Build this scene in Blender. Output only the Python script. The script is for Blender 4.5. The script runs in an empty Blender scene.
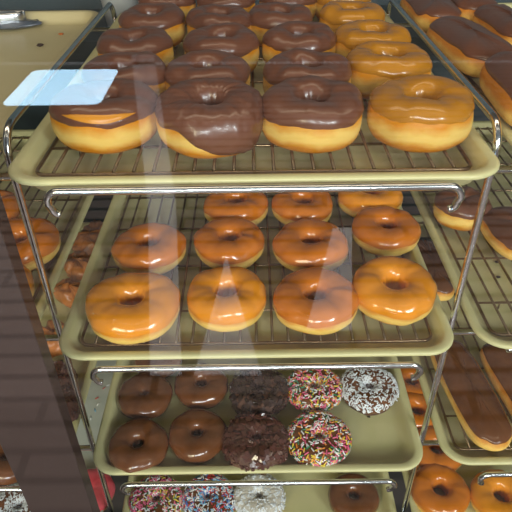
import bpy, bmesh, math, random
from mathutils import Vector, Matrix, Euler, noise

sc = bpy.context.scene
PI = math.pi
# ------------------------------------------------------------------ camera
CAM_Z = 1.5
F_PX = 575.0
PITCH = math.radians(36.2)
ROLL = math.radians(-0.8)
cam_d = bpy.data.cameras.new('camera')
cam = bpy.data.objects.new('camera', cam_d)
sc.collection.objects.link(cam)
CAM_R = Matrix.Rotation(PI / 2 - PITCH, 3, 'X') @ Matrix.Rotation(ROLL, 3, 'Z')
cam.matrix_world = Matrix.Translation((0, 0, CAM_Z)) @ CAM_R.to_4x4()
cam_d.sensor_width = 36.0
cam_d.lens = F_PX / 512 * 36.0
cam_d.clip_start = 0.02
cam_d.dof.use_dof = False
sc.camera = cam
# ------------------------------------------------------------------ exposure
sc.view_settings.view_transform = 'Standard'
sc.view_settings.look = 'None'
sc.view_settings.exposure = 0.12
sc.view_settings.gamma = 1.0
sc.view_settings.use_curve_mapping = False
# ------------------------------------------------------------------ world: overcast daylight
w = bpy.data.worlds.new('sky'); sc.world = w; w.use_nodes = True
nt = w.node_tree; bg = nt.nodes['Background']
tc = nt.nodes.new('ShaderNodeTexCoord'); sx = nt.nodes.new('ShaderNodeSeparateXYZ')
rp = nt.nodes.new('ShaderNodeValToRGB')
nt.links.new(tc.outputs['Generated'], sx.inputs[0]); nt.links.new(sx.outputs['Z'], rp.inputs[0])
e = rp.color_ramp.elements
e[0].position = 0.0; e[0].color = (0.30, 0.30, 0.30, 1)
e[1].position = 0.75; e[1].color = (0.82, 0.93, 1.0, 1)
m_ = e.new(0.25); m_.color = (0.55, 0.62, 0.68, 1)
nt.links.new(rp.outputs[0], bg.inputs[0]); bg.inputs[1].default_value = 0.20


sun_d = bpy.data.lights.new('sun', 'SUN'); sun_d.energy = 3.5; sun_d.angle = 0.02; sun_d.color = (1.0, 0.97, 0.93)
sun = bpy.data.objects.new('sun', sun_d); sc.collection.objects.link(sun)
sun.rotation_euler = Vector((0, -math.cos(math.radians(70)), -math.sin(math.radians(70)))).to_track_quat('-Z', 'Y').to_euler()


def area(name, loc, target, size, size_y, power, color):
    l = bpy.data.lights.new(name, 'AREA'); l.shape = 'RECTANGLE'
    l.size = size; l.size_y = size_y; l.energy = power; l.color = color
    o = bpy.data.objects.new(name, l); sc.collection.objects.link(o)
    o.location = loc
    o.rotation_euler = (Vector(target) - Vector(loc)).to_track_quat('-Z', 'Y').to_euler()
    return o


area('daylight_right', (1.9, -2.3, 2.35), (0, 0.7, 1.0), 0.8, 1.0, 72, (0.92, 0.97, 1.0))
area('daylight_left', (-1.3, -2.3, 2.05), (0, 0.7, 1.0), 0.8, 1.0, 42, (1.0, 0.88, 0.62))
area('daylight_front', (0.1, -3.0, 2.2), (0, 0.7, 0.9), 1.5, 0.8, 84, (0.93, 0.97, 1.0))
area('case_lamp', (0.0, 0.62, 2.12), (0, 0.72, 1.0), 1.9, 0.12, 3.5, (1.0, 0.82, 0.60))

# ------------------------------------------------------------------ pixel helper: a point on a level plane
def at(px, py, z):
    d = CAM_R @ Vector(((px - 256) / F_PX, -(py - 256) / F_PX, -1.0))
    t = (z - CAM_Z) / d.z
    return Vector((d.x * t, d.y * t, z))


# ------------------------------------------------------------------ materials
def new_mat(name):
    m = bpy.data.materials.new(name); m.use_nodes = True
    return m, m.node_tree, m.node_tree.nodes['Principled BSDF']


def simple(name, col, rough=0.5, metal=0.0, coat=0.0, bump=0.0, bscale=200, var=0.0, vscale=30, spec=0.5, coat_rough=0.05):
    m, nt, b = new_mat(name)
    b.inputs['Base Color'].default_value = (*col, 1)
    b.inputs['Roughness'].default_value = rough
    b.inputs['Metallic'].default_value = metal
    b.inputs['Specular IOR Level'].default_value = spec
    b.inputs['Coat Weight'].default_value = coat
    b.inputs['Coat Roughness'].default_value = coat_rough
    if var or bump:
        t = nt.nodes.new('ShaderNodeTexCoord')
    if var:
        n = nt.nodes.new('ShaderNodeTexNoise'); n.inputs['Scale'].default_value = vscale
        n.inputs['Detail'].default_value = 4
        nt.links.new(t.outputs['Object'], n.inputs['Vector'])
        mx = nt.nodes.new('ShaderNodeMix'); mx.data_type = 'RGBA'
        mx.inputs['A'].default_value = (*[c * (1 - var) for c in col], 1)
        mx.inputs['B'].default_value = (*[min(1, c * (1 + var)) for c in col], 1)
        nt.links.new(n.outputs['Fac'], mx.inputs['Factor'])
        nt.links.new(mx.outputs['Result'], b.inputs['Base Color'])
    if bump:
        n2 = nt.nodes.new('ShaderNodeTexNoise'); n2.inputs['Scale'].default_value = bscale
        n2.inputs['Detail'].default_value = 3
        nt.links.new(t.outputs['Object'], n2.inputs['Vector'])
        bp = nt.nodes.new('ShaderNodeBump'); bp.inputs['Strength'].default_value = bump
        bp.inputs['Distance'].default_value = 0.002
        nt.links.new(n2.outputs['Fac'], bp.inputs['Height']); nt.links.new(bp.outputs[0], b.inputs['Normal'])
    return m


def dough_mat(name, height, brown, pale, lo=0.22, hi=0.62):
    """fried dough: browned below and above, a pale proof line round the middle"""
    m, nt, b = new_mat(name)
    t = nt.nodes.new('ShaderNodeTexCoord'); s = nt.nodes.new('ShaderNodeSeparateXYZ')
    nt.links.new(t.outputs['Object'], s.inputs[0])
    n = nt.nodes.new('ShaderNodeTexNoise'); n.inputs['Scale'].default_value = 45; n.inputs['Detail'].default_value = 4
    nt.links.new(t.outputs['Object'], n.inputs['Vector'])
    ma = nt.nodes.new('ShaderNodeMath'); ma.operation = 'MULTIPLY_ADD'
    ma.inputs[1].default_value = 0.34; ma.inputs[2].default_value = -0.17
    nt.links.new(n.outputs['Fac'], ma.inputs[0])
    dv = nt.nodes.new('ShaderNodeMath'); dv.operation = 'DIVIDE'; dv.inputs[1].default_value = height
    nt.links.new(s.outputs['Z'], dv.inputs[0])
    ad = nt.nodes.new('ShaderNodeMath'); nt.links.new(ma.outputs[0], ad.inputs[0]); nt.links.new(dv.outputs[0], ad.inputs[1])
    r = nt.nodes.new('ShaderNodeValToRGB'); el = r.color_ramp.elements
    mid = [(a + c) / 2 for a, c in zip(brown, pale)]
    el[0].position = max(0, lo - 0.10); el[0].color = (*[c * 0.85 for c in brown], 1)
    el[1].position = min(1, hi + 0.14); el[1].color = (*brown, 1)
    for p, c in ((lo, mid), (lo + 0.08, pale), (hi - 0.08, pale), (hi + 0.02, mid)):
        k = el.new(p); k.color = (*c, 1)
    nt.links.new(ad.outputs[0], r.inputs[0]); nt.links.new(r.outputs[0], b.inputs['Base Color'])
    b.inputs['Roughness'].default_value = 0.48; b.inputs['Specular IOR Level'].default_value = 0.3
    b.inputs['Subsurface Weight'].default_value = 0.08
    b.inputs['Subsurface Radius'].default_value = (0.01, 0.005, 0.002)
    n2 = nt.nodes.new('ShaderNodeTexNoise'); n2.inputs['Scale'].default_value = 260
    nt.links.new(t.outputs['Object'], n2.inputs['Vector'])
    bp = nt.nodes.new('ShaderNodeBump'); bp.inputs['Strength'].default_value = 0.25; bp.inputs['Distance'].default_value = 0.001
    nt.links.new(n2.outputs['Fac'], bp.inputs['Height']); nt.links.new(bp.outputs[0], b.inputs['Normal'])
    return m


M = {}
M['tray'] = simple('cream_tray', (0.62, 0.57, 0.29), 0.38, var=0.10, vscale=9, bump=0.05, bscale=90)
M['tray_gold'] = simple('tan_tray', (0.55, 0.46, 0.25), 0.38, var=0.12, vscale=8)
M['tray_grey'] = simple('grey_cream_tray', (0.50, 0.52, 0.46), 0.42, var=0.10, vscale=9)
M['chrome'] = simple('chrome', (0.78, 0.79, 0.80), 0.16, metal=1.0)
M['wire'] = simple('bronzed_wire', (0.26, 0.18, 0.10), 0.28, metal=0.9)
M['brown'] = dough_mat('raised_dough', 0.049, (0.62, 0.225, 0.006), (0.76, 0.50, 0.13), 0.28, 0.56)
M['brown_low'] = dough_mat('glazed_dough', 0.039, (0.60, 0.20, 0.015), (0.82, 0.54, 0.13), 0.16, 0.48)
M['bar_dough'] = dough_mat('bar_dough', 0.040, (0.62, 0.22, 0.02), (0.90, 0.56, 0.14), 0.16, 0.58)
M['cake'] = simple('chocolate_cake', (0.09, 0.035, 0.018), 0.7, bump=0.4, bscale=300, var=0.2)
M['cake_plain'] = simple('plain_cake', (0.50, 0.22, 0.06), 0.6, bump=0.3, bscale=300, var=0.2)
M['choc'] = simple('chocolate_icing', (0.140, 0.050, 0.026), 0.32, coat=0.35, coat_rough=0.14, var=0.10, vscale=18, bump=0.05, bscale=60)
M['choc_dark'] = simple('dark_chocolate_glaze', (0.150, 0.050, 0.016), 0.20, coat=0.7, coat_rough=0.08, var=0.55, vscale=38)
M['caramel'] = simple('caramel_icing', (0.44, 0.175, 0.010), 0.26, coat=0.35, coat_rough=0.12, var=0.14, vscale=14)
M['caramel_smear'] = simple('caramel_smear', (0.62, 0.24, 0.02), 0.3)
M['glaze'] = simple('sugar_glaze', (0.76, 0.265, 0.014), 0.20, coat=0.6, coat_rough=0.07, var=0.24, vscale=22, bump=0.06, bscale=70)
M['glaze_red'] = simple('deep_sugar_glaze', (0.56, 0.155, 0.010), 0.20, coat=0.6, coat_rough=0.07, var=0.25, vscale=22, bump=0.06, bscale=70)
M['fritter'] = simple('fritter_crust', (0.48, 0.16, 0.035), 0.38, coat=0.3, var=0.55, vscale=50, bump=0.5, bscale=90)
M['pink'] = simple('pink_icing', (0.80, 0.09, 0.12), 0.35, var=0.08, vscale=20)
M['nut'] = simple('chopped_topping', (0.045, 0.026, 0.022), 0.22, coat=0.9, var=0.5, vscale=120)
M['nut_red'] = simple('chopped_topping_reddish', (0.100, 0.036, 0.026), 0.22, coat=0.9, var=0.5, vscale=120)
M['coconut'] = simple('coconut_flakes', (0.78, 0.80, 0.82), 0.6)
M['coating'] = simple('pale_coating', (0.62, 0.56, 0.47), 0.6)
M['crumb'] = simple('crumb', (0.03, 0.015, 0.01), 0.8)
M['crumb_red'] = simple('crumb_orange', (0.45, 0.12, 0.02), 0.8)
SPR = {k: simple('sprinkle_' + k, c, 0.4) for k, c in dict(
    pink=(0.80, 0.13, 0.25), white=(0.85, 0.83, 0.80), yellow=(0.80, 0.60, 0.04), green=(0.02, 0.22, 0.10),
    blue=(0.03, 0.16, 0.50), sky=(0.15, 0.45, 0.70), red=(0.62, 0.03, 0.03), orange=(0.80, 0.25, 0.03)).items()}
M['mullion'] = simple('brown_metal', (0.046, 0.027, 0.024), 0.45, metal=0.0, var=0.2, vscale=6)
M['case_wall'] = simple('case_wall', (0.05, 0.075, 0.085), 0.6)
M['case_ceiling'] = simple('case_ceiling', (0.35, 0.33, 0.30), 0.6)
M['case_side'] = simple('case_side', (0.10, 0.09, 0.08), 0.6)
M['case_floor'] = simple('case_floor', (0.05, 0.045, 0.04), 0.6)
M['white_plastic'] = simple('white_plastic', (0.72, 0.72, 0.70), 0.4)
M['steel'] = simple('brushed_steel', (0.60, 0.62, 0.65), 0.25, metal=1.0)
M['bag'] = simple('grey_film', (0.10, 0.12, 0.16), 0.25, coat=0.5, bump=0.5, bscale=40)
# glass: a clear pane that reflects what stands in front of it
gm, gnt, gb = new_mat('clear_glass')
gnt.nodes.remove(gb)
out = gnt.nodes['Material Output']
tr = gnt.nodes.new('ShaderNodeBsdfTransparent'); tr.inputs[0].default_value = (0.97, 0.985, 0.98, 1)
gl = gnt.nodes.new('ShaderNodeBsdfGlossy'); gl.inputs['Roughness'].default_value = 0.0
lw = gnt.nodes.new('ShaderNodeLayerWeight'); lw.inputs[0].default_value = 0.5
pw = gnt.nodes.new('ShaderNodeMath'); pw.operation = 'POWER'; pw.inputs[1].default_value = 5
ml = gnt.nodes.new('ShaderNodeMath'); ml.operation = 'MULTIPLY_ADD'; ml.inputs[1].default_value = 0.95; ml.inputs[2].default_value = 0.05
mxs = gnt.nodes.new('ShaderNodeMixShader')
gnt.links.new(lw.outputs['Facing'], pw.inputs[0]); gnt.links.new(pw.outputs[0], ml.inputs[0])
gnt.links.new(ml.outputs[0], mxs.inputs[0]); gnt.links.new(tr.outputs[0], mxs.inputs[1]); gnt.links.new(gl.outputs[0], mxs.inputs[2])
gnt.links.new(mxs.outputs[0], out.inputs[0])
M['glass'] = gm
# added glowing panel, made up to give a pale reflection in the pane
pm, pnt, pb = new_mat('added_glow_face')
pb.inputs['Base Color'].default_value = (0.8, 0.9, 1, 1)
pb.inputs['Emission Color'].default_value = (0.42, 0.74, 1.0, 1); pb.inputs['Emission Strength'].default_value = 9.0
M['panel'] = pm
# brick paving
km, knt, kb = new_mat('brick_paving')
t = knt.nodes.new('ShaderNodeTexCoord'); mp = knt.nodes.new('ShaderNodeMapping')
mp.inputs['Location'].default_value = (0, 0.344, 0)
br = knt.nodes.new('ShaderNodeTexBrick'); br.inputs['Scale'].default_value = 1
br.inputs['Brick Width'].default_value = 0.7; br.inputs['Row Height'].default_value = 0.1
br.inputs['Mortar Size'].default_value = 0.015; br.inputs['Mortar Smooth'].default_value = 0.3
br.inputs['Color1'].default_value = (0.155, 0.11, 0.10, 1); br.inputs['Color2'].default_value = (0.13, 0.095, 0.088, 1)
br.inputs['Mortar'].default_value = (0.008, 0.006, 0.006, 1)
knt.links.new(t.outputs['Object'], mp.inputs[0]); knt.links.new(mp.outputs[0], br.inputs['Vector'])
knt.links.new(br.outputs['Color'], kb.inputs['Base Color']); kb.inputs['Roughness'].default_value = 0.85
M['paving'] = km
M['daylit_patch'] = simple('painted_daylight', (0.50, 0.48, 0.52), 0.7)  # pale colour standing in for bright daylit ground mirrored in the glass

# ------------------------------------------------------------------ mesh helpers
C = sc.collection


class MB:
    def __init__(s): s.v = []; s.f = []; s.mi = []; s.cur = 0
    def face(s, f): s.f.append(f); s.mi.append(s.cur)
    def grid(s, pts, nu, nv, wrap_u=True, wrap_v=False):
        """pts[u][v]"""
        o = len(s.v)
        for row in pts: s.v.extend(row)
        for i in range(nu if wrap_u else nu - 1):
            for j in range(nv if wrap_v else nv - 1):
                a = o + i * nv + j; b = o + ((i + 1) % nu) * nv + j
                c = o + ((i + 1) % nu) * nv + (j + 1) % nv; d = o + i * nv + (j + 1) % nv
                s.face((a, b, c, d))
    def tube(s, path, r, n=8, cap=True):
        path = [Vector(p) for p in path]; o = len(s.v)
        up = None
        for i, p in enumerate(path):
            a = path[max(0, i - 1)]; b = path[min(len(path) - 1, i + 1)]
            t = (b - a).normalized()
            if up is None:
                up = t.cross(Vector((0, 0, 1)))
                if up.length < 1e-3: up = t.cross(Vector((1, 0, 0)))
            up = (up - t * up.dot(t)).normalized(); q = t.cross(up)
            for k in range(n):
                an = 2 * PI * k / n
                s.v.append(p + (up * math.cos(an) + q * math.sin(an)) * r)
        for i in range(len(path) - 1):
            for k in range(n):
                a = o + i * n + k; b = o + i * n + (k + 1) % n
                s.face((a, b, b + n, a + n))
        if cap:
            s.face(tuple(o + k for k in range(n))[::-1]); s.face(tuple(o + (len(path) - 1) * n + k for k in range(n)))
    def box(s, lo, hi):
        o = len(s.v)
        for z in (lo[2], hi[2]):
            for x, y in ((lo[0], lo[1]), (hi[0], lo[1]), (hi[0], hi[1]), (lo[0], hi[1])): s.v.append(Vector((x, y, z)))
        for f in ((3, 2, 1, 0), (4, 5, 6, 7), (0, 1, 5, 4), (1, 2, 6, 5), (2, 3, 7, 6), (3, 0, 4, 7)): s.face(tuple(o + k for k in f))
    def build(s, name, mats, parent=None, smooth=True, bevel=0):
        me = bpy.data.meshes.new(name); me.from_pydata([tuple(p) for p in s.v], [], s.f)
        if not isinstance(mats, (list, tuple)): mats = [mats]
        for m in mats: me.materials.append(m)
        me.polygons.foreach_set('material_index', s.mi)
        me.polygons.foreach_set('use_smooth', [smooth] * len(s.f))
        bm = bmesh.new(); bm.from_mesh(me); bmesh.ops.recalc_face_normals(bm, faces=bm.faces); bm.to_mesh(me); bm.free()
        me.update()
        o = bpy.data.objects.new(name, me); C.objects.link(o)
        if parent: o.parent = parent
        if bevel:
            b = o.modifiers.new('b', 'BEVEL'); b.width = bevel; b.segments = 3
        return o


def tag(o, label=None, cat=None, group=None, kind=None):
    if label: o['label'] = label
    if cat: o['category'] = cat
    if group: o['group'] = group
    if kind: o['kind'] = kind
    return o


def thing(name, label, cat, loc, rz=0.0, group=None):
    o = bpy.data.objects.new(name, None); C.objects.link(o); o.empty_display_size = 0.02
    o.location = loc; o.rotation_euler = (0, 0, rz)
    return tag(o, label, cat, group)


def spow(x, p): return math.copysign(abs(x) ** p, x)


# ------------------------------------------------------------------ the setting
mb = MB(); mb.box((-9, -14, -0.1), (9, 0.39, 0.0))
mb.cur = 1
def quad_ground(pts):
    """daylit ground painted as pale patches, corners read off the pane's mirror image"""
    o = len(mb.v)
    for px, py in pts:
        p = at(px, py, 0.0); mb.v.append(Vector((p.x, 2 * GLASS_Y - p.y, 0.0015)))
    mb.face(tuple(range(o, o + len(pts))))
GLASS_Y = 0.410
quad_ground([(226, 254), (236, 290), (262, 375), (194, 375), (218, 290)])  # bright gap between the viewer's legs, painted as a pale wedge
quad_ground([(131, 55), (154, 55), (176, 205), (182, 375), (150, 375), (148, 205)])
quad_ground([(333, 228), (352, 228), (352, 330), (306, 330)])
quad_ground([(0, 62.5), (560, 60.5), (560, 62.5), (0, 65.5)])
tag(mb.build('floor', [M['paving'], M['daylit_patch']], smooth=False), kind='structure')

def struct(name, lo, hi, m):
    b = MB(); b.box(lo, hi); return tag(b.build(name, m, smooth=False), kind='structure')
struct('wall_back', (-1.5, 1.50, 0.0), (1.5, 1.55, 2.25), M['case_wall'])
struct('wall_left', (-1.55, 0.39, 0.0), (-1.5, 1.55, 2.25), M['case_side'])
struct('wall_right', (1.5, 0.39, 0.0), (1.55, 1.55, 2.25), M['case_side'])
struct('ceiling', (-1.55, 0.39, 2.2), (1.55, 1.55, 2.25), M['case_ceiling'])
struct('floor_case', (-1.5, 0.43, 0.20), (1.5, 1.5, 0.25), M['case_floor'])
struct('wall_front', (-1.5, 0.39, 0.0), (1.5, 0.43, 0.35), M['case_side'])
# a low shelf behind the racks
struct('trim_1', (-1.5, 1.22, 1.13), (1.5, 1.50, 1.16), M['case_wall'])

g = MB(); g.box((-1.5, GLASS_Y - 0.002, 0.35), (1.5, GLASS_Y + 0.002, 2.2))
gp = g.build('window_1', M['glass'], smooth=False); tag(gp, kind='structure')

mb = MB(); mb.box((-0.303, 0.416, 0.35), (-0.2205, 0.436, 2.2))
tag(mb.build('mullion', M['mullion'], smooth=False, bevel=0.001),
    'wide dark brown upright post behind the glass, slanting across the lower left', 'post')

# glowing panel added outside, invented as source of the pale mirror image
a = [at(px, py, 0.30) for px, py in ((0, 104.5), (97, 104.5), (121, 69.5), (35, 69.5))]
ys = [2 * GLASS_Y - (a[0].y + a[1].y) / 2, 2 * GLASS_Y - (a[2].y + a[3].y) / 2]
x0 = (a[0].x + a[3].x) / 2; x1 = (a[1].x + a[2].x) / 2
lt = thing('added_glow_panel', 'added glowing panel, put in for the pale blue mirror image on the glass at upper left', 'added glow panel', ((x0 + x1) / 2, (ys[0] + ys[1]) / 2, 0))
hx = (x1 - x0) / 2; hy = (ys[0] - ys[1]) / 2
def rrect(hx, hy, r, z, n=6):
    pts = []
    for cx, cy, a0 in ((hx - r, hy - r, 0), (-hx + r, hy - r, 90), (-hx + r, -hy + r, 180), (hx - r, -hy + r, 270)):
        for k in range(n + 1):
            an = math.radians(a0 + 90 * k / n); pts.append(Vector((cx + r * math.cos(an), cy + r * math.sin(an), z)))
    return pts
def loft(mb, rings, cap0=True, cap1=True):
    o = len(mb.v); n = len(rings[0])
    for r in rings: mb.v.extend(r)
    for i in range(len(rings) - 1):
        for k in range(n):
            a = o + i * n + k; b = o + i * n + (k + 1) % n; mb.face((a, b, b + n, a + n))
    if cap0: mb.face(tuple(o + k for k in range(n))[::-1])
    if cap1: mb.face(tuple(o + (len(rings) - 1) * n + k for k in range(n)))
mb = MB(); loft(mb, [rrect(hx, hy, .05, .296), rrect(hx, hy, .05, .3)]); mb.build('glow_face', M['panel'], lt, smooth=False)
mb = MB(); loft(mb, [rrect(hx, hy, .05, .0), rrect(hx, hy, .05, .295)]); mb.build('glow_panel_base', M['case_wall'], lt, smooth=False)

# ------------------------------------------------------------------ rack geometry
LEV = [CAM_Z - h for h in (0.2565, 0.489, 0.720, 0.950)]        # height of each tray's rim
COL = {'left': -0.514, 'main': -0.001, 'right': 0.504}
Y0 = {'left': 0.468, 'main': 0.472, 'right': 0.480}
TW, TL = 0.479, 0.660
TRAY_Z = -0.0235                                                # underside below rim

rack = thing('wire_display_rack', 'chrome wire rack carrying all the trays, round uprights and curled front rails', 'rack', (0, 0.8, 0.25))
def rk(name, mb, m=M['chrome']):
    for i, p in enumerate(mb.v): mb.v[i] = Vector(p) - Vector((0, 0.8, 0.25))
    return mb.build(name, m, rack)
POSTX = [-0.766, -0.2510, 0.2465, 0.758]
POSTY, BACKY = 0.535, 1.10
for x in POSTX:
    b = MB(); zt = CAM_Z - 0.236; r = 0.03
    path = [(x, POSTY, 0.25), (x, POSTY, 0.8), (x, POSTY, zt - r)]
    for k in range(1, 7):
        an = PI / 2 * k / 6; path.append((x, POSTY + r - r * math.cos(an), zt - r + r * math.sin(an)))
    for k in range(1, 7):
        an = PI / 2 * k / 6; path.append((x, BACKY - r + r * math.sin(an), zt - r + r * math.cos(an)))
    path += [(x, BACKY, 0.25)]
    b.tube(path, 0.0043, 12); rk('upright', b)
for L in LEV:
    zc = L + TRAY_Z - 0.0046
    for y in (POSTY, BACKY):
        b = MB(); b.tube([(POSTX[0], y, zc), (POSTX[-1], y, zc)], 0.0041, 10); rk('crossbar', b)
    for i in range(3):
        xc = list(COL.values())[i]
        for sgn in (-1, 1):
            b = MB(); xx = xc + sgn * 0.19
            b.box((xx - 0.006, 0.50, zc + 0.0036 - 0.006), (xx + 0.006, BACKY, zc + 0.0038)) ; rk('side_rail', b)
for cn, xc in COL.items():
    for L in LEV:
        b = MB(); y = Y0[cn] - 0.0125; z = L - (0.004, 0.006, 0.008, 0.008)[LEV.index(L)]; hw = 0.191; r = 0.012
        def end(s):
            pts = []
            xo = hw - r
            for k in range(0, 8):
                an = math.radians(92 * k / 7)
                pts.append((xc + s * (xo + r * math.sin(an)), y, z - r + r * math.cos(an)))
            for k in range(1, 4): pts.append((xc + s * (hw - 0.0006 * k), y + .0007 * k, z - r - 0.0025 * k))
            for k in range(1, 7):
                an = math.radians(75 * k / 6); q = 0.008
                pts.append((xc + s * (hw - 0.0018 - q + q * math.cos(an)), y + .002 + .0004 * k, z - r - 0.0075 - q * math.sin(an)))
            return pts
        path = end(-1)[::-1] + end(1)
        b.tube(path, 0.0038, 10); rk('front_rail', b)

# ------------------------------------------------------------------ trays
def tray(col, lev, mat, label, group=None):
    xc = COL[col]; L = LEV[lev]; yc = Y0[col] + TL / 2
    o = MB(); hx, hy = TW / 2, TL / 2
    prof = [(a_, b_, c_ - 0.006) for a_, b_, c_ in [(0.024, -0.0235, .026), (0.019, -0.0215, .03), (0.0125, -0.008, .034), (0.010, -0.0062, .036), (0.002, -0.0064, .042), (0.0, -0.0045, .044), (0.0, -0.0018, .044),
            (0.0016, -0.0004, .043), (0.004, 0.0, .041), (0.0095, -0.0003, .036), (0.012, -0.0018, .034),
            (0.0165, -0.010, .030), (0.0205, -0.0165, .028), (0.025, -0.0190, .025), (0.030, -0.0197, .022)]]
    loft(o, [rrect(hx - i, hy - i, r, z, 8) for i, z, r in prof])
    ob = o.build('serving_tray', mat); ob.location = (xc, yc, L)
    return tag(ob, label, 'tray', group)

def cooling_rack(col, lev, label, mat=None):
    mat = mat or M['wire']
    xc = COL[col]; L = LEV[lev]; y0 = Y0[col] + 0.0300; y1 = Y0[col] + TL - 0.0235
    hx = TW / 2 - 0.0245; z = -0.0197 + 0.010
    t = thing('cooling_rack', label, 'wire rack', (xc, (y0 + y1) / 2, L - 0.0197), 0, 'wire cooling racks lining trays')
    hy = (y1 - y0) / 2; zz = 0.0102
    b = MB(); ring = rrect(hx, hy, 0.012, zz, 4); b.tube(ring + [ring[0]], 0.0021, 8, cap=False)
    b.build('frame', mat, t)
    b = MB(); n = 22
    for k in range(1, n):
        x = -hx + 2 * hx * k / n
        b.tube([(x, -hy, zz + 0.0026), (x, hy, zz + 0.0030)], 0.0018, 6)
    b.build('long_wires', mat, t)
    b = MB()
    for k in range(0, 6):
        y = -hy + 0.060 + (2 * hy - 0.12) * k / 5
        b.tube([(-hx, y, zz), (hx, y, zz)], 0.0016, 6)
    b.build('cross_wires', mat, t)
    for sx in (-1, 1):
        for sy in (-1, 1):
            b = MB(); b.tube([(sx * (hx - .03), sy * (hy - .060), zz), (sx * (hx - .03), sy * (hy - .060), 0.0003)], 0.0013, 6)
            b.build('foot', mat, t)
    return t

G = 'cream serving trays on the rack'
tray('main', 0, M['tray'], 'cream tray of chocolate and caramel iced doughnuts, topmost in the middle column', G)
tray('main', 1, M['tray'], 'cream tray of plain glazed doughnuts, second down in the middle column', G)
tray('main', 2, M['tray'], 'cream tray holding dark glazed, sprinkled and coconut doughnuts without a wire rack', G)
tray('main', 3, M['tray'], 'lowest cream tray in the middle column, cut by the bottom of the photo', G)
tray('left', 0, M['tray_gold'], 'empty tan tray with a few crumbs and tongs at upper left', G)
tray('left', 1, M['tray'], 'cream tray in the left column, second level, with two glazed doughnuts', G)
tray('left', 2, M['tray'], 'cream tray of fritters and frosted doughnuts in the left column, third level', G)
tray('left', 3, M['tray_grey'], 'greyish tray with loose sprinkles and a pink doughnut at lower left', G)
tray('right', 0, M['tray'], 'cream tray of chocolate bars at the upper right corner', G)
tray('right', 1, M['tray'], 'nearly empty cream tray in the right column with visible wires and crumbs', G)
tray('right', 2, M['tray'], 'cream tray under the long chocolate bars, third level of the right column', G)
tray('right', 3, M['tray'], 'lowest tray in the right column, under glazed doughnuts at the bottom corner', G)
cooling_rack('main', 0, 'wire cooling rack under the chocolate and caramel iced doughnuts')
cooling_rack('main', 1, 'wire cooling rack under the plain glazed doughnuts in the middle')
cooling_rack('left', 1, 'wire cooling rack under the glazed doughnuts at the left edge')
cooling_rack('right', 0, 'wire cooling rack under the chocolate bars at the upper right corner')
cooling_rack('right', 1, 'mostly bare wire cooling rack in the right column, second level')
cooling_rack('right', 2, 'wire cooling rack under the long chocolate bar on the right')

def base_z(lev, wired): return LEV[lev] - 0.0197 + (0.0151 if wired else 0.0006)

# ------------------------------------------------------------------ doughnuts
def ring_pt(u, v, R, r, h, ph, off=0.0, lump=1.0):
    Rc = (R + r) / 2; a = (R - r) / 2; b = h / 2
    cu, su = math.cos(u), math.sin(u)
    n1 = noise.noise(Vector((cu * 1.3 + ph, su * 1.3, ph * 2.7)))
    n2 = noise.noise(Vector((cu * 1.1, su * 1.1 + ph, 5 + ph)))
    n3 = noise.noise(Vector((cu * 3.2 + ph, su * 3.2, math.sin(v) * 1.5 + ph * 1.7)))
    a2 = a * (1 + 0.10 * lump * n1) ; b2 = b * (1 + 0.08 * lump * n2)
    cv, sv = math.cos(v), math.sin(v)
    Rc2 = Rc * (1 + 0.035 * lump * n1)
    if cv > 0: rad = Rc2 + (a2 + off) * spow(cv, 0.88)
    else: rad = Rc2 - (Rc2 - r * (1 + 0.22 * n2) + off) * abs(cv) ** 0.58
    z = b2 + (b2 + off) * spow(sv, 0.84)
    rad += 0.0012 * lump * n3; z += 0.0010 * lump * n3 * (0.3 + 0.7 * (sv > 0))
    return Vector((rad * cu, rad * su, max(z, 0.0) if off == 0 else z))


def dough(parent, mat, R, r, h, ph, lump=1.0, nu=56, nv=26):
    b = MB(); b.grid([[ring_pt(2 * PI * i / nu, 2 * PI * j / nv, R, r, h, ph, 0, lump) for j in range(nv)] for i in range(nu)], nu, nv, True, True)
    return b.build('dough', mat, parent)


def icing(parent, mat, R, r, h, ph, edge=8, drip=10, thick=0.0016, name='icing', lump=1.0, inner=205, drips=(), rough=0.0, nu=84, nv=20):
    b = MB(); rows = []
    for i in range(nu):
        u = 2 * PI * i / nu
        nn = noise.noise(Vector((math.cos(u) * 1.6 + ph * 3, math.sin(u) * 1.6, ph))) + 0.4 * noise.noise(Vector((math.cos(u) * 5 + ph * 3, math.sin(u) * 5, ph)))
        lo = edge - drip * nn
        for (du, wd, amt) in drips:
            d = math.atan2(math.sin(u - du), math.cos(u - du)); lo -= amt * math.exp(-(d / wd) ** 2)
        row = []
        for j in range(nv):
            s = j / (nv - 1)
            v = math.radians(lo + (inner - lo) * s)
            e = min(1, s / 0.10, (1 - s) / 0.06) if 0 < s < 1 else 0
            off = -0.0008 + (thick + 0.0008) * math.sqrt(max(0, 1 - (1 - e) ** 2))
            if rough:
                off += rough * (1 if s < 0.5 else max(0.0, 1.0 - (s - 0.5) * 4) if name == 'icing' and inner == 192 else 1) * (0.5 + noise.noise(Vector((math.cos(u) * 9, math.sin(u) * 9, v * 3 + ph)))) * e
            row.append(ring_pt(u, v, R, r, h, ph, off if off != 0 else 1e-6, lump))
        rows.append(row)
    b.grid(rows, nu, nv, True, False)
    return b.build(name, mat, parent)


def scatter(rng, R, r, h, ph, off, lo, hi):
    u = rng.uniform(0, 2 * PI)
    while True:
        v = math.radians(rng.uniform(lo, hi))
        if rng.random() < ((R + r) / 2 + (R - r) / 2 * math.cos(v)) / R: break
    p = ring_pt(u, v, R, r, h, ph, off)
    e1 = ring_pt(u + 0.02, v, R, r, h, ph, off) - p; e2 = ring_pt(u, v + 0.03, R, r, h, ph, off) - p
    e1.normalize(); e2.normalize()
    return p, e1, e2, e1.cross(e2).normalized()


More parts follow.
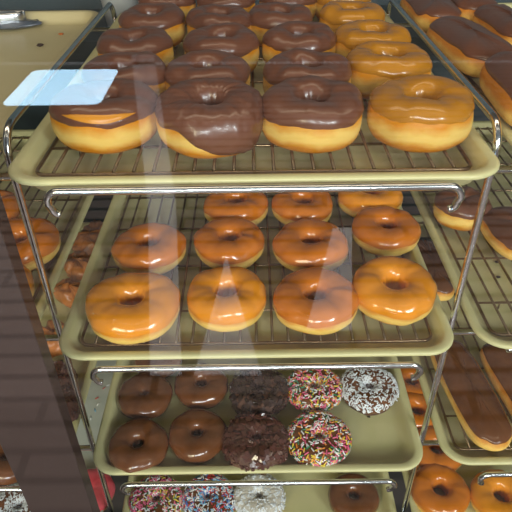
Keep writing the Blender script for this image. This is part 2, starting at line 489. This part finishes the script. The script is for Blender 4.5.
def sprinkles(parent, R, r, h, ph, cols, n=300, seed=1):
    rng = random.Random(seed); b = MB()
    for k in range(n):
        p, e1, e2, nn = scatter(rng, R, r, h, ph, 0.0024, -5, 200)
        an = rng.uniform(0, PI); d = e1 * math.cos(an) + e2 * math.sin(an)
        L = rng.uniform(0.0026, 0.0038); b.cur = rng.randrange(len(cols))
        b.tube([p - d * L, p - d * L * .8, p + d * L * .8, p + d * L], 0.00105, 5)
    o = b.build('sprinkles', [SPR[c] for c in cols], parent); o['kind'] = 'stuff'; return o


def flakes(parent, R, r, h, ph, mat, n=420, seed=1, size=0.0022, name='coconut_flakes', lo=-5, chunky=False):
    rng = random.Random(seed); b = MB()
    for k in range(n):
        p, e1, e2, nn = scatter(rng, R, r, h, ph, 0.0022, lo, 198)
        an = rng.uniform(0, PI); d = e1 * math.cos(an) + e2 * math.sin(an); q = nn.cross(d)
        tilt = rng.uniform(-.5, .5); d = (d + nn * tilt).normalized()
        L = size * rng.uniform(.6, 1.4); W = L * (rng.uniform(.5, .9) if chunky else 0.35); T = L * (0.6 if chunky else .15)
        o = len(b.v)
        for sz in (-1, 1):
            for sx, sy in ((-1, -1), (1, -1), (1, 1), (-1, 1)):
                b.v.append(p + d * (L * sx * rng.uniform(.7, 1.1)) + q * (W * sy * rng.uniform(.7, 1.1)) + nn * (T * sz))
        for f in ((3, 2, 1, 0), (4, 5, 6, 7), (0, 1, 5, 4), (1, 2, 6, 5), (2, 3, 7, 6), (3, 0, 4, 7)): b.face(tuple(o + k2 for k2 in f))
    o = b.build(name, mat, parent, smooth=False); o['kind'] = 'stuff'; return o


COUNT = [0]
def doughnut(kind, lev, px, py, label, group, width=None, R=None, wired=True, h=None, tilt=(0, 0), drips=(), ph=None, colmix=None, shift=0, edge=None, hole=None, rough=0.0):
    """px, py: where the centre of its upper face shows"""
    COUNT[0] += 1; ph = ph if ph is not None else COUNT[0] * 0.737
    rng = random.Random(COUNT[0])
    R = R or 0.052
    spec = {'choc': (0.049, .0145), 'caramel': (0.049, .0145), 'glazed': (0.040, .0130), 'glazed_red': (0.038, .0130), 'dark': (0.030, .0085), 'sprinkle': (0.030, .0075),
            'coconut': (0.030, .008), 'nut': (0.032, .0075), 'pink': (0.030, .008), 'fluffy': (0.032, .008)}[kind]
    h = h or spec[0]; r = hole or spec[1]
    z0 = base_z(lev, wired)
    p = at(px, py, z0 + h * 0.92)
    p.z = z0
    names = {'choc': 'chocolate_iced_doughnut', 'caramel': 'caramel_iced_doughnut', 'glazed': 'glazed_doughnut', 'glazed_red': 'glazed_doughnut', 'dark': 'chocolate_glazed_doughnut',
             'sprinkle': 'sprinkled_doughnut', 'coconut': 'coconut_doughnut', 'nut': 'crumb_topped_doughnut', 'pink': 'pink_iced_doughnut', 'fluffy': 'coconut_doughnut'}
    t = thing(names[kind], label, 'doughnut', p, 0, group)
    t.rotation_euler = (math.radians(tilt[0]), math.radians(tilt[1]), 0)
    if tilt != (0, 0):
        t.location.z += R * math.sin(math.radians(max(abs(tilt[0]), abs(tilt[1])))) * 0.95
    if kind in ('choc', 'caramel'):
        dough(t, M['brown'], R, r, h, ph, lump=1.15)
        icing(t, M['choc' if kind == 'choc' else 'caramel'], R, r, h, ph, edge=14 if edge is None else edge, drip=9, thick=0.0022, inner=192, drips=drips, rough=rough, lump=1.15)
    elif kind in ('glazed', 'glazed_red'):
        dough(t, M['brown_low'], R, r, h, ph, lump=1.15)
        icing(t, M['glaze' if kind == 'glazed' else 'glaze_red'], R, r, h, ph, edge=-3 if edge is None else edge, drip=8, thick=0.0009, name='glaze', lump=1.15, inner=235, drips=drips)
    elif kind == 'dark':
        dough(t, M['cake'], R, r, h, ph); icing(t, M['choc_dark'], R, r, h, ph, edge=-35, drip=8, thick=0.0011, name='glaze', inner=230)
    elif kind == 'sprinkle':
        dough(t, M['cake'], R, r, h, ph); icing(t, M['choc_dark'], R, r, h, ph, edge=-12, drip=6, thick=0.0014, inner=215)
        sprinkles(t, R, r, h, ph, colmix or ['pink', 'white', 'yellow', 'green', 'pink', 'white', 'orange'], 760, COUNT[0])
    elif kind == 'coconut':
        dough(t, M['cake'], R, r, h, ph); icing(t, M['choc_dark'], R, r, h, ph, edge=-12, drip=6, thick=0.0014, inner=215)
        flakes(t, R, r, h, ph, M['coconut'], 900, COUNT[0], size=.0024, lo=4)
    elif kind == 'fluffy':
        dough(t, M['cake_plain'], R, r, h, ph); icing(t, M['coating'], R, r, h, ph, edge=8, drip=8, thick=0.002, rough=0.0015)
        flakes(t, R, r, h, ph, M['coconut'], 900, COUNT[0], size=.0034, lo=-2)
    elif kind == 'nut':
        dough(t, M['cake'], R, r, h, ph); icing(t, M['cake'], R, r, h, ph, edge=-20, drip=6, thick=0.0014, inner=215, rough=0.004)
        mt = M['nut_red'] if colmix == 'red' else M['nut']
        flakes(t, R, r, h, ph, mt, 420, COUNT[0], size=.0042, name='crumb_topping', lo=-20, chunky=True)
    elif kind == 'pink':
        dough(t, M['cake_plain'], R, r, h, ph); icing(t, M['pink'], R, r, h, ph, edge=-5, drip=8, thick=0.002)
    return t


# ------------------------------------------------------------------ bars
def bar_pt(u, v, L, W, h, ph, off=0.0, lump=1.0):
    cu, su = math.cos(u), math.sin(u)
    seg = (L - W) / 2 * math.tanh(su * 3.2) / math.tanh(3.2)
    n1 = noise.noise(Vector((cu * 1.2 + ph, su * 2.0, ph)))
    n2 = noise.noise(Vector((cu * 2.5 + ph, su * 4.0, math.sin(v) * 1.5 - ph)))
    wv = (W / 2 * (1 + .07 * n1 * lump) + off) * abs(math.cos(v)) ** 0.75
    b = h / 2 * (1 + .08 * lump * noise.noise(Vector((ph, su * 1.5, 3))))
    z = b + (b + off) * spow(math.sin(v), 0.85) + 0.001 * lump * n2
    return Vector((cu * wv + 0.0015 * n2 * cu * lump, seg * (abs(math.cos(v)) ** 0.25) + su * wv, z if off else max(0, z)))


def bar(kind, lev, px, py, rz, label, group, L=0.19, W=0.062, h=0.038, wired=True, icing_mat=None):
    COUNT[0] += 1; ph = COUNT[0] * .61; z0 = base_z(lev, wired)
    p = at(px, py, z0 + h * .9); p.z = z0
    t = thing('chocolate_bar_doughnut' if kind == 'bar' else 'apple_fritter', label, 'doughnut bar' if kind == 'bar' else 'fritter', p, math.radians(rz), group)
    nu, nv = 64, 17
    lump = 1 if kind == 'bar' else 3.2
    b = MB(); b.grid([[bar_pt(2 * PI * i / nu, -PI / 2 + PI * j / (nv - 1), L, W, h, ph, 0, lump) for j in range(nv)] for i in range(nu)], nu, nv, True, False)
    if kind == 'fritter':
        for i, q in enumerate(b.v):
            d = 0.005 * noise.noise(q * 55 + Vector((ph, 0, 0))) + 0.003 * noise.noise(q * 130)
            b.v[i] = Vector((q.x * (1 + d / .03), q.y * (1 + d / .04), max(0, q.z * (1 + d / .02))))
        ob = b.build('crust', M['fritter'], t)
    else:
        b.build('dough', M['bar_dough'], t)
        rows = []
        for i in range(nu):
            u = 2 * PI * i / nu
            lo = 24 - 12 * noise.noise(Vector((math.cos(u) * 2 + ph, math.sin(u) * 3, ph)))
            row = []
            for j in range(14):
                s = j / 13; e = min(1, s / .12)
                off = -0.0008 + 0.0030 * math.sqrt(max(0, 1 - (1 - e) ** 2))
                row.append(bar_pt(u, math.radians(lo + (90 - lo) * s), L, W, h, ph, off or 1e-6))
            rows.append(row)
        b = MB(); b.grid(rows, nu, 14, True, False); b.build('icing', icing_mat or M['choc'], t)
    return t


# ---- top tray, middle column
G1 = 'iced doughnuts on the top middle tray'
dn = doughnut
rim_l, rim_f = PI, -PI / 2
t = dn('choc', 0, 104, 97, 'chocolate iced doughnut with an orange caramel smear, at the front left of the top tray', G1, R=.0550)
# caramel smear on it
b = MB(); COLS = []
for i in range(15):
    u = math.radians(232 + 84 * i / 14); wv = 11 * math.sin(PI * (i + .35) / 14.7)
    COLS.append([ring_pt(u, math.radians(38 + s * wv), .0550, .0145, .049, 0.737, .0022 + .0012 * (1 - abs(s)), 1.15) for s in (-1, -.5, 0, .5, 1)])
b.grid(COLS, 15, 5, False, False); b.build('caramel_smear', M['caramel_smear'], t)
dn('choc', 0, 209, 100, 'chocolate iced doughnut with icing dripping down its front side, front of top tray', G1, R=.0560, drips=((math.radians(288), .50, 55), (math.radians(322), .35, 50)), rough=.0022)
dn('choc', 0, 313, 96, 'chocolate iced doughnut with a pale band, front row beside the caramel one', G1, R=.0545)
dn('caramel', 0, 422, 95, 'caramel iced doughnut at the front right of the top tray', G1, R=.0545, edge=20)
dn('choc', 0, 124, 66, 'chocolate iced doughnut just behind the one with the orange smear', G1, R=.051)
dn('choc', 0, 207, 66, 'chocolate iced doughnut directly behind the dripping one', G1, R=.0505)
dn('choc', 0, 307, 65, 'chocolate iced doughnut in the second row, third from the left', G1, R=.0515)
dn('caramel', 0, 389, 55, 'caramel iced doughnut in the second row with a bright glint on its right edge', G1, R=.0505)
dn('choc', 0, 134, 38, 'chocolate iced doughnut in the third row beside the left edge', G1, R=.051)
dn('choc', 0, 221, 37, 'chocolate iced doughnut in the third row, second from the left', G1, R=.0505)
dn('choc', 0, 300, 33, 'chocolate iced doughnut in the third row next to the caramel ones', G1, R=.0505)
dn('caramel', 0, 373, 31, 'caramel iced doughnut in the third row', G1, R=.050)
dn('choc', 0, 151, 13, 'chocolate iced doughnut in the fourth row at the left', G1, R=.051)
dn('choc', 0, 219, 15, 'chocolate iced doughnut in the fourth row, second from the left', G1, R=.049)
dn('choc', 0, 280, 12, 'chocolate iced doughnut in the fourth row, third from the left', G1, R=.050)
dn('caramel', 0, 352, 9, 'caramel iced doughnut in the fourth row behind the others', G1, R=.050)
dn('choc', 0, 166, -6, 'chocolate iced doughnut cut by the top of the photo at the left', G1, R=.050)
dn('choc', 0, 226, -5, 'chocolate iced doughnut cut by the top of the photo, second from the left', G1, R=.050)
dn('choc', 0, 288, -7, 'chocolate iced doughnut cut by the top of the photo, third from the left', G1, R=.050)
dn('caramel', 0, 343, -9, 'caramel iced doughnut cut by the top edge of the photo', G1, R=.049)

# ---- second tray
G2 = 'plain glazed doughnuts on the second middle tray'
dn('glazed', 1, 131, 296, 'plain glazed doughnut at the front left of the second tray', G2, R=.0575)
dn('glazed', 1, 226, 288, 'plain glazed doughnut in the front row, second from the left', G2, R=.051)
dn('glazed_red', 1, 315, 291, 'plain glazed doughnut in the front row, third from the left', G2, R=.0535)
dn('glazed', 1, 395, 281, 'plain glazed doughnut at the front right of the second tray', G2, R=.0525, tilt=(3, 0))
dn('glazed_red', 1, 148, 240, 'plain glazed doughnut in the second row at the far left', G2, R=.051)
dn('glazed_red', 1, 229, 234, 'plain glazed doughnut in the second row, second from the left', G2, R=.051)
dn('glazed_red', 1, 311, 237, 'plain glazed doughnut in the second row, third from the left', G2, R=.0525)
dn('glazed_red', 1, 387, 222, 'plain glazed doughnut in the second row at the right', G2, R=.049)
dn('glazed_red', 1, 236, 198, 'plain glazed doughnut in the third row at the left, half hidden by the tray above', G2, R=.050)
dn('glazed_red', 1, 303, 198, 'plain glazed doughnut in the middle of the third row, half hidden by the tray above', G2, R=.048)
dn('glazed', 1, 371, 189, 'plain glazed doughnut in the third row at the right, half hidden by the tray above', G2, R=.050)

# ---- third tray
G3 = 'small doughnuts on the third middle tray'
dn('dark', 2, 137, 441, 'shiny dark chocolate glazed doughnut at the front left of the third tray', G3, R=.0440, wired=False)
dn('dark', 2, 197, 430, 'shiny dark chocolate glazed doughnut in front, beside the crumb topped one', G3, R=.0435, wired=False)
dn('nut', 2, 256, 437, 'dark doughnut covered in lumpy crumbs, front row of the third tray', G3, R=.0440, wired=False, colmix='red')
dn('sprinkle', 2, 319, 434, 'chocolate doughnut with multicoloured sprinkles, front row of the third tray', G3, R=.0450, wired=False)
dn('dark', 2, 144, 391, 'shiny dark chocolate doughnut with a nearly closed hole, second row left', G3, R=.0435, wired=False, hole=.003)
dn('dark', 2, 201, 381, 'shiny dark chocolate glazed doughnut in the second row beside the crumb topped one', G3, R=.0430, wired=False)
dn('nut', 2, 259, 387, 'dark doughnut covered in lumpy crumbs in the second row', G3, R=.0440, wired=False)
dn('sprinkle', 2, 314, 384, 'chocolate doughnut with multicoloured sprinkles in the second row', G3, R=.0430, wired=False)
dn('coconut', 2, 370, 385, 'chocolate doughnut with white coconut flakes at the right of the third tray', G3, R=.0450, wired=False)
dn('dark', 2, 158, 353, 'dark chocolate doughnut in the third row, hidden behind the front rail', G3, R=.0420, wired=False)

# ---- fourth tray
G4 = 'doughnuts on the bottom middle tray'
dn('sprinkle', 3, 156, 497, 'doughnut with pink, yellow and white sprinkles at the bottom left of the middle column', G4, R=.0450, wired=False, colmix=['pink', 'white', 'yellow', 'white', 'pink', 'green', 'pink'])
dn('sprinkle', 3, 208, 495, 'doughnut with red, white and blue sprinkles at the bottom', G4, R=.0450, wired=False, colmix=['blue', 'white', 'red', 'sky', 'white', 'sky', 'red', 'white'])
dn('fluffy', 3, 259, 494, 'white doughnut thickly coated in coconut at the bottom', G4, R=.0440, wired=False)
dn('dark', 3, 354, 493, 'dark glazed doughnut alone at the bottom right of the lowest middle tray', G4, R=.0440, wired=False)

# ---- left column
GL = 'doughnuts on the left column'
dn('glazed_red', 1, 18, 236, 'glazed doughnut seen behind the chrome upright at left', GL, R=.056)
dn('glazed', 1, -14, 280, 'glazed doughnut at the left edge, half covered by the dark post', GL, R=.057)
dn('glazed_red', 1, -16, 205, 'glazed doughnut at the far left edge just below the empty tray', GL, R=.054)
dn('nut', 2, 50, 378, 'chocolate doughnut with white specks peeking out from behind the dark post', GL, R=.034, wired=False, colmix='red')
dn('nut', 2, 56, 405, 'reddish chocolate doughnut peeking out below the specked one by the dark post', GL, R=.034, wired=False, colmix='red')
dn('dark', 2, 7, 453, 'brown frosted doughnut at the lower left edge above the front rail', GL, R=.042, wired=False)
dn('nut', 2, -9, 418, 'crumb topped brown doughnut at the left edge behind the frosted one', GL, R=.042, wired=False, colmix='red')
dn('coconut', 3, 18, 505, 'chocolate doughnut with coconut flakes at the bottom left corner', GL, R=.045, wired=False)
dn('pink', 3, 87, 490, 'pink iced doughnut between the dark post and the chrome upright', GL, R=.045, wired=False)
GF = 'fritters on the third left tray'
bar('fritter', 2, 90, 234, -20, 'brown apple fritter seen through the gap, farthest back', GF, L=.11, W=.065, wired=False)
bar('fritter', 2, 77, 261, 30, 'brown apple fritter seen through the gap, in the middle', GF, L=.085, W=.055, wired=False)
bar('fritter', 2, 70, 288, 60, 'brown apple fritter seen through the gap, nearest the post', GF, L=.075, W=.05, wired=False)
bar('fritter', 2, 52, 333, 10, 'reddish brown fritter just under the second crossbar at left', GF, L=.085, W=.06, wired=False)

# ---- right column
GR = 'chocolate bars on the right column'
bar('bar', 0, 471, 34, 4, 'large chocolate iced bar lying lengthways on the top right tray', GR, L=.20, W=.078, h=.042)
bar('bar', 0, 532, 74, -4, 'chocolate iced bar with pale golden side at the right edge, nearest one', GR, L=.17, W=.085, h=.050)
bar('bar', 0, 431, 0, 0, 'chocolate iced bar behind the large one, cut by the top of the photo', GR, L=.19, W=.075, h=.042)
bar('bar', 0, 470, -4, 0, 'chocolate iced bar at the top, right of the one beside the tray edge', GR, L=.15, W=.075, h=.042)
bar('bar', 0, 510, 18, 2, 'chocolate iced bar at the right edge, right of the large one', GR, L=.17, W=.072, h=.042)
bar('bar', 1, 518, 226, 8, 'chocolate iced bar on the nearly empty right tray, cut by the photo edge', GR, L=.12, W=.085)
bar('bar', 2, 470, 384, 6, 'long glossy chocolate iced bar with golden side, third level of the right column', GR, L=.215, W=.069, icing_mat=M['choc_dark'])
bar('bar', 2, 521, 384, 6, 'chocolate iced bar at the right edge beside the long glossy one', GR, L=.20, W=.062, icing_mat=M['choc_dark'])
bar('bar', 2, 432, 262, 0, 'dark chocolate bar glimpsed between the second level trays on the right', GR, L=.19, W=.06, icing_mat=M['choc_dark'])
GD = 'doughnuts on the right column'
dn('choc', 1, 463, 199, 'round chocolate iced doughnut with pale side behind the right chrome upright', GD, R=.043, hole=.002, h=.042)
dn('glazed_red', 3, 441, 487, 'large glazed doughnut at the bottom right beside the chrome upright', GD, R=.0515, wired=False)
dn('glazed', 3, 502, 493, 'glazed doughnut at the bottom right corner of the photo', GD, R=.0515, wired=False)
dn('glazed_red', 3, 437, 446, 'glazed doughnut just behind the large one at bottom right', GD, R=.050, wired=False)
dn('glazed_red', 3, 418, 408, 'glazed doughnut glimpsed behind the right upright, below the crossbar', GD, R=.047, wired=False)
dn('glazed_red', 3, 412, 379, 'glazed doughnut glimpsed at the back beside the third tray corner', GD, R=.047, wired=False)

# ------------------------------------------------------------------ small things
def crumb(lev, px, py, s, m, label, wired=False):
    z = LEV[lev] - 0.0197; p = at(px, py, z + s * .5); b = MB(); rng = random.Random(int(px * 7 + py))
    rows = []
    for i in range(8):
        rows.append([Vector((math.cos(2 * PI * i / 8) * math.cos(v) * s * rng.uniform(.8, 1.6), math.sin(2 * PI * i / 8) * math.cos(v) * s * rng.uniform(.7, 1.1), s * .5 * (1 + math.sin(v)))) for v in (-1.57, -.8, 0, .8, 1.57)])
    b.grid(rows, 8, 5, True, False); o = b.build('crumb', m); o.location = (p.x, p.y, z + .0002)
    return tag(o, label, 'crumb', 'crumbs on the trays')
crumb(0, 79, 22, .0045, M['crumb'], 'dark crumb near the back corner of the empty tan tray')
crumb(0, 40, 45, .0050, M['crumb'], 'dark oblong crumb in the middle of the empty tan tray')
crumb(0, 61, 34, .0035, M['crumb_red'], 'orange crumb on the empty tan tray between two dark ones')
crumb(1, 497, 262, .003, M['crumb'], 'larger dark crumb on the nearly empty right tray')
crumb(1, 498, 277, .003, M['crumb'], 'dark crumb on the nearly empty right tray, nearest the front')
crumb(2, 369, 417, .0022, M['crumb'], 'tiny dark crumb in front of the coconut doughnut')
# loose sprinkles on the lower left tray
b = MB(); rng = random.Random(3)
for px, py in ((97, 398), (98, 404), (95, 410), (87, 430), (104, 388), (108, 385), (91, 418)):
    p = at(px, py, LEV[3] - .0187); an = rng.uniform(0, PI); d = Vector((math.cos(an), math.sin(an), 0)) * .004; b.cur = rng.randrange(4)
    b.tube([p - d, p + d], .0010, 5)
tag(b.build('loose_sprinkles', [SPR['sky'], SPR['red'], SPR['pink'], SPR['white']]), 'loose coloured sprinkles scattered on the greyish tray at lower left', 'sprinkles', kind='stuff')
# tongs lying on the empty tray
z = LEV[0] - .0197
p = at(14, 20, z + .012)
tg = thing('serving_tongs', 'steel tongs lying in grey film on the empty tan tray, at the upper left corner', 'tongs', (p.x, p.y, z), math.radians(2))
for sgn in (-1, 1):
    b = MB(); rows = []
    for i in range(12):
        s = i / 11; x = -0.17 + 0.19 * s; y = sgn * (0.006 + .012 * math.sin(PI * min(1, s)) ) ; wz = .008 + .004 * s
        rows.append([Vector((x, y + sgn * .004 * math.cos(a), .0165 + wz * math.sin(a))) for a in [2 * PI * k / 10 for k in range(10)]])
    b.grid(rows, 12, 10, False, True); b.face(tuple(range(10))); b.face(tuple(range(110, 120)))
    b.build('arm', M['steel'], tg)
b = MB(); nu, nv = 28, 12
b.grid([[Vector(((-.04 + (.085 + .02 * noise.noise(Vector((i * .5, j * .4, 1)))) * math.cos(2 * PI * i / nu) * math.cos(v)),
        .040 * math.sin(2 * PI * i / nu) * math.cos(v) * (1 + .3 * noise.noise(Vector((i * .6, j, 2)))), max(.0003, .0065 + .0065 * math.sin(v) + .004 * noise.noise(Vector((i * .7, j * .5, 7)))))) for j, v in enumerate([-PI / 2 + PI * k / (nv - 1) for k in range(nv)])] for i in range(nu)], nu, nv, True, False)
b.build('film', M['bag'], tg)
# white tub on the shelf behind the racks
p = at(118, 14, 1.16); p = Vector((-0.280, 1.30, 1.16))
tb = thing('plastic_tub', 'small white tub standing behind the rack at the top left', 'tub', p)
b = MB(); rings = []
for rr, zz in ((.030, 0), (.032, .002), (.040, .075), (.0425, .076), (.0425, .081), (.039, .081), (.038, .074), (.030, .006)):
    rings.append([Vector((rr * math.cos(2 * PI * k / 32), rr * math.sin(2 * PI * k / 32), zz)) for k in range(32)])
loft(b, rings); b.build('cup_body', M['white_plastic'], tb)
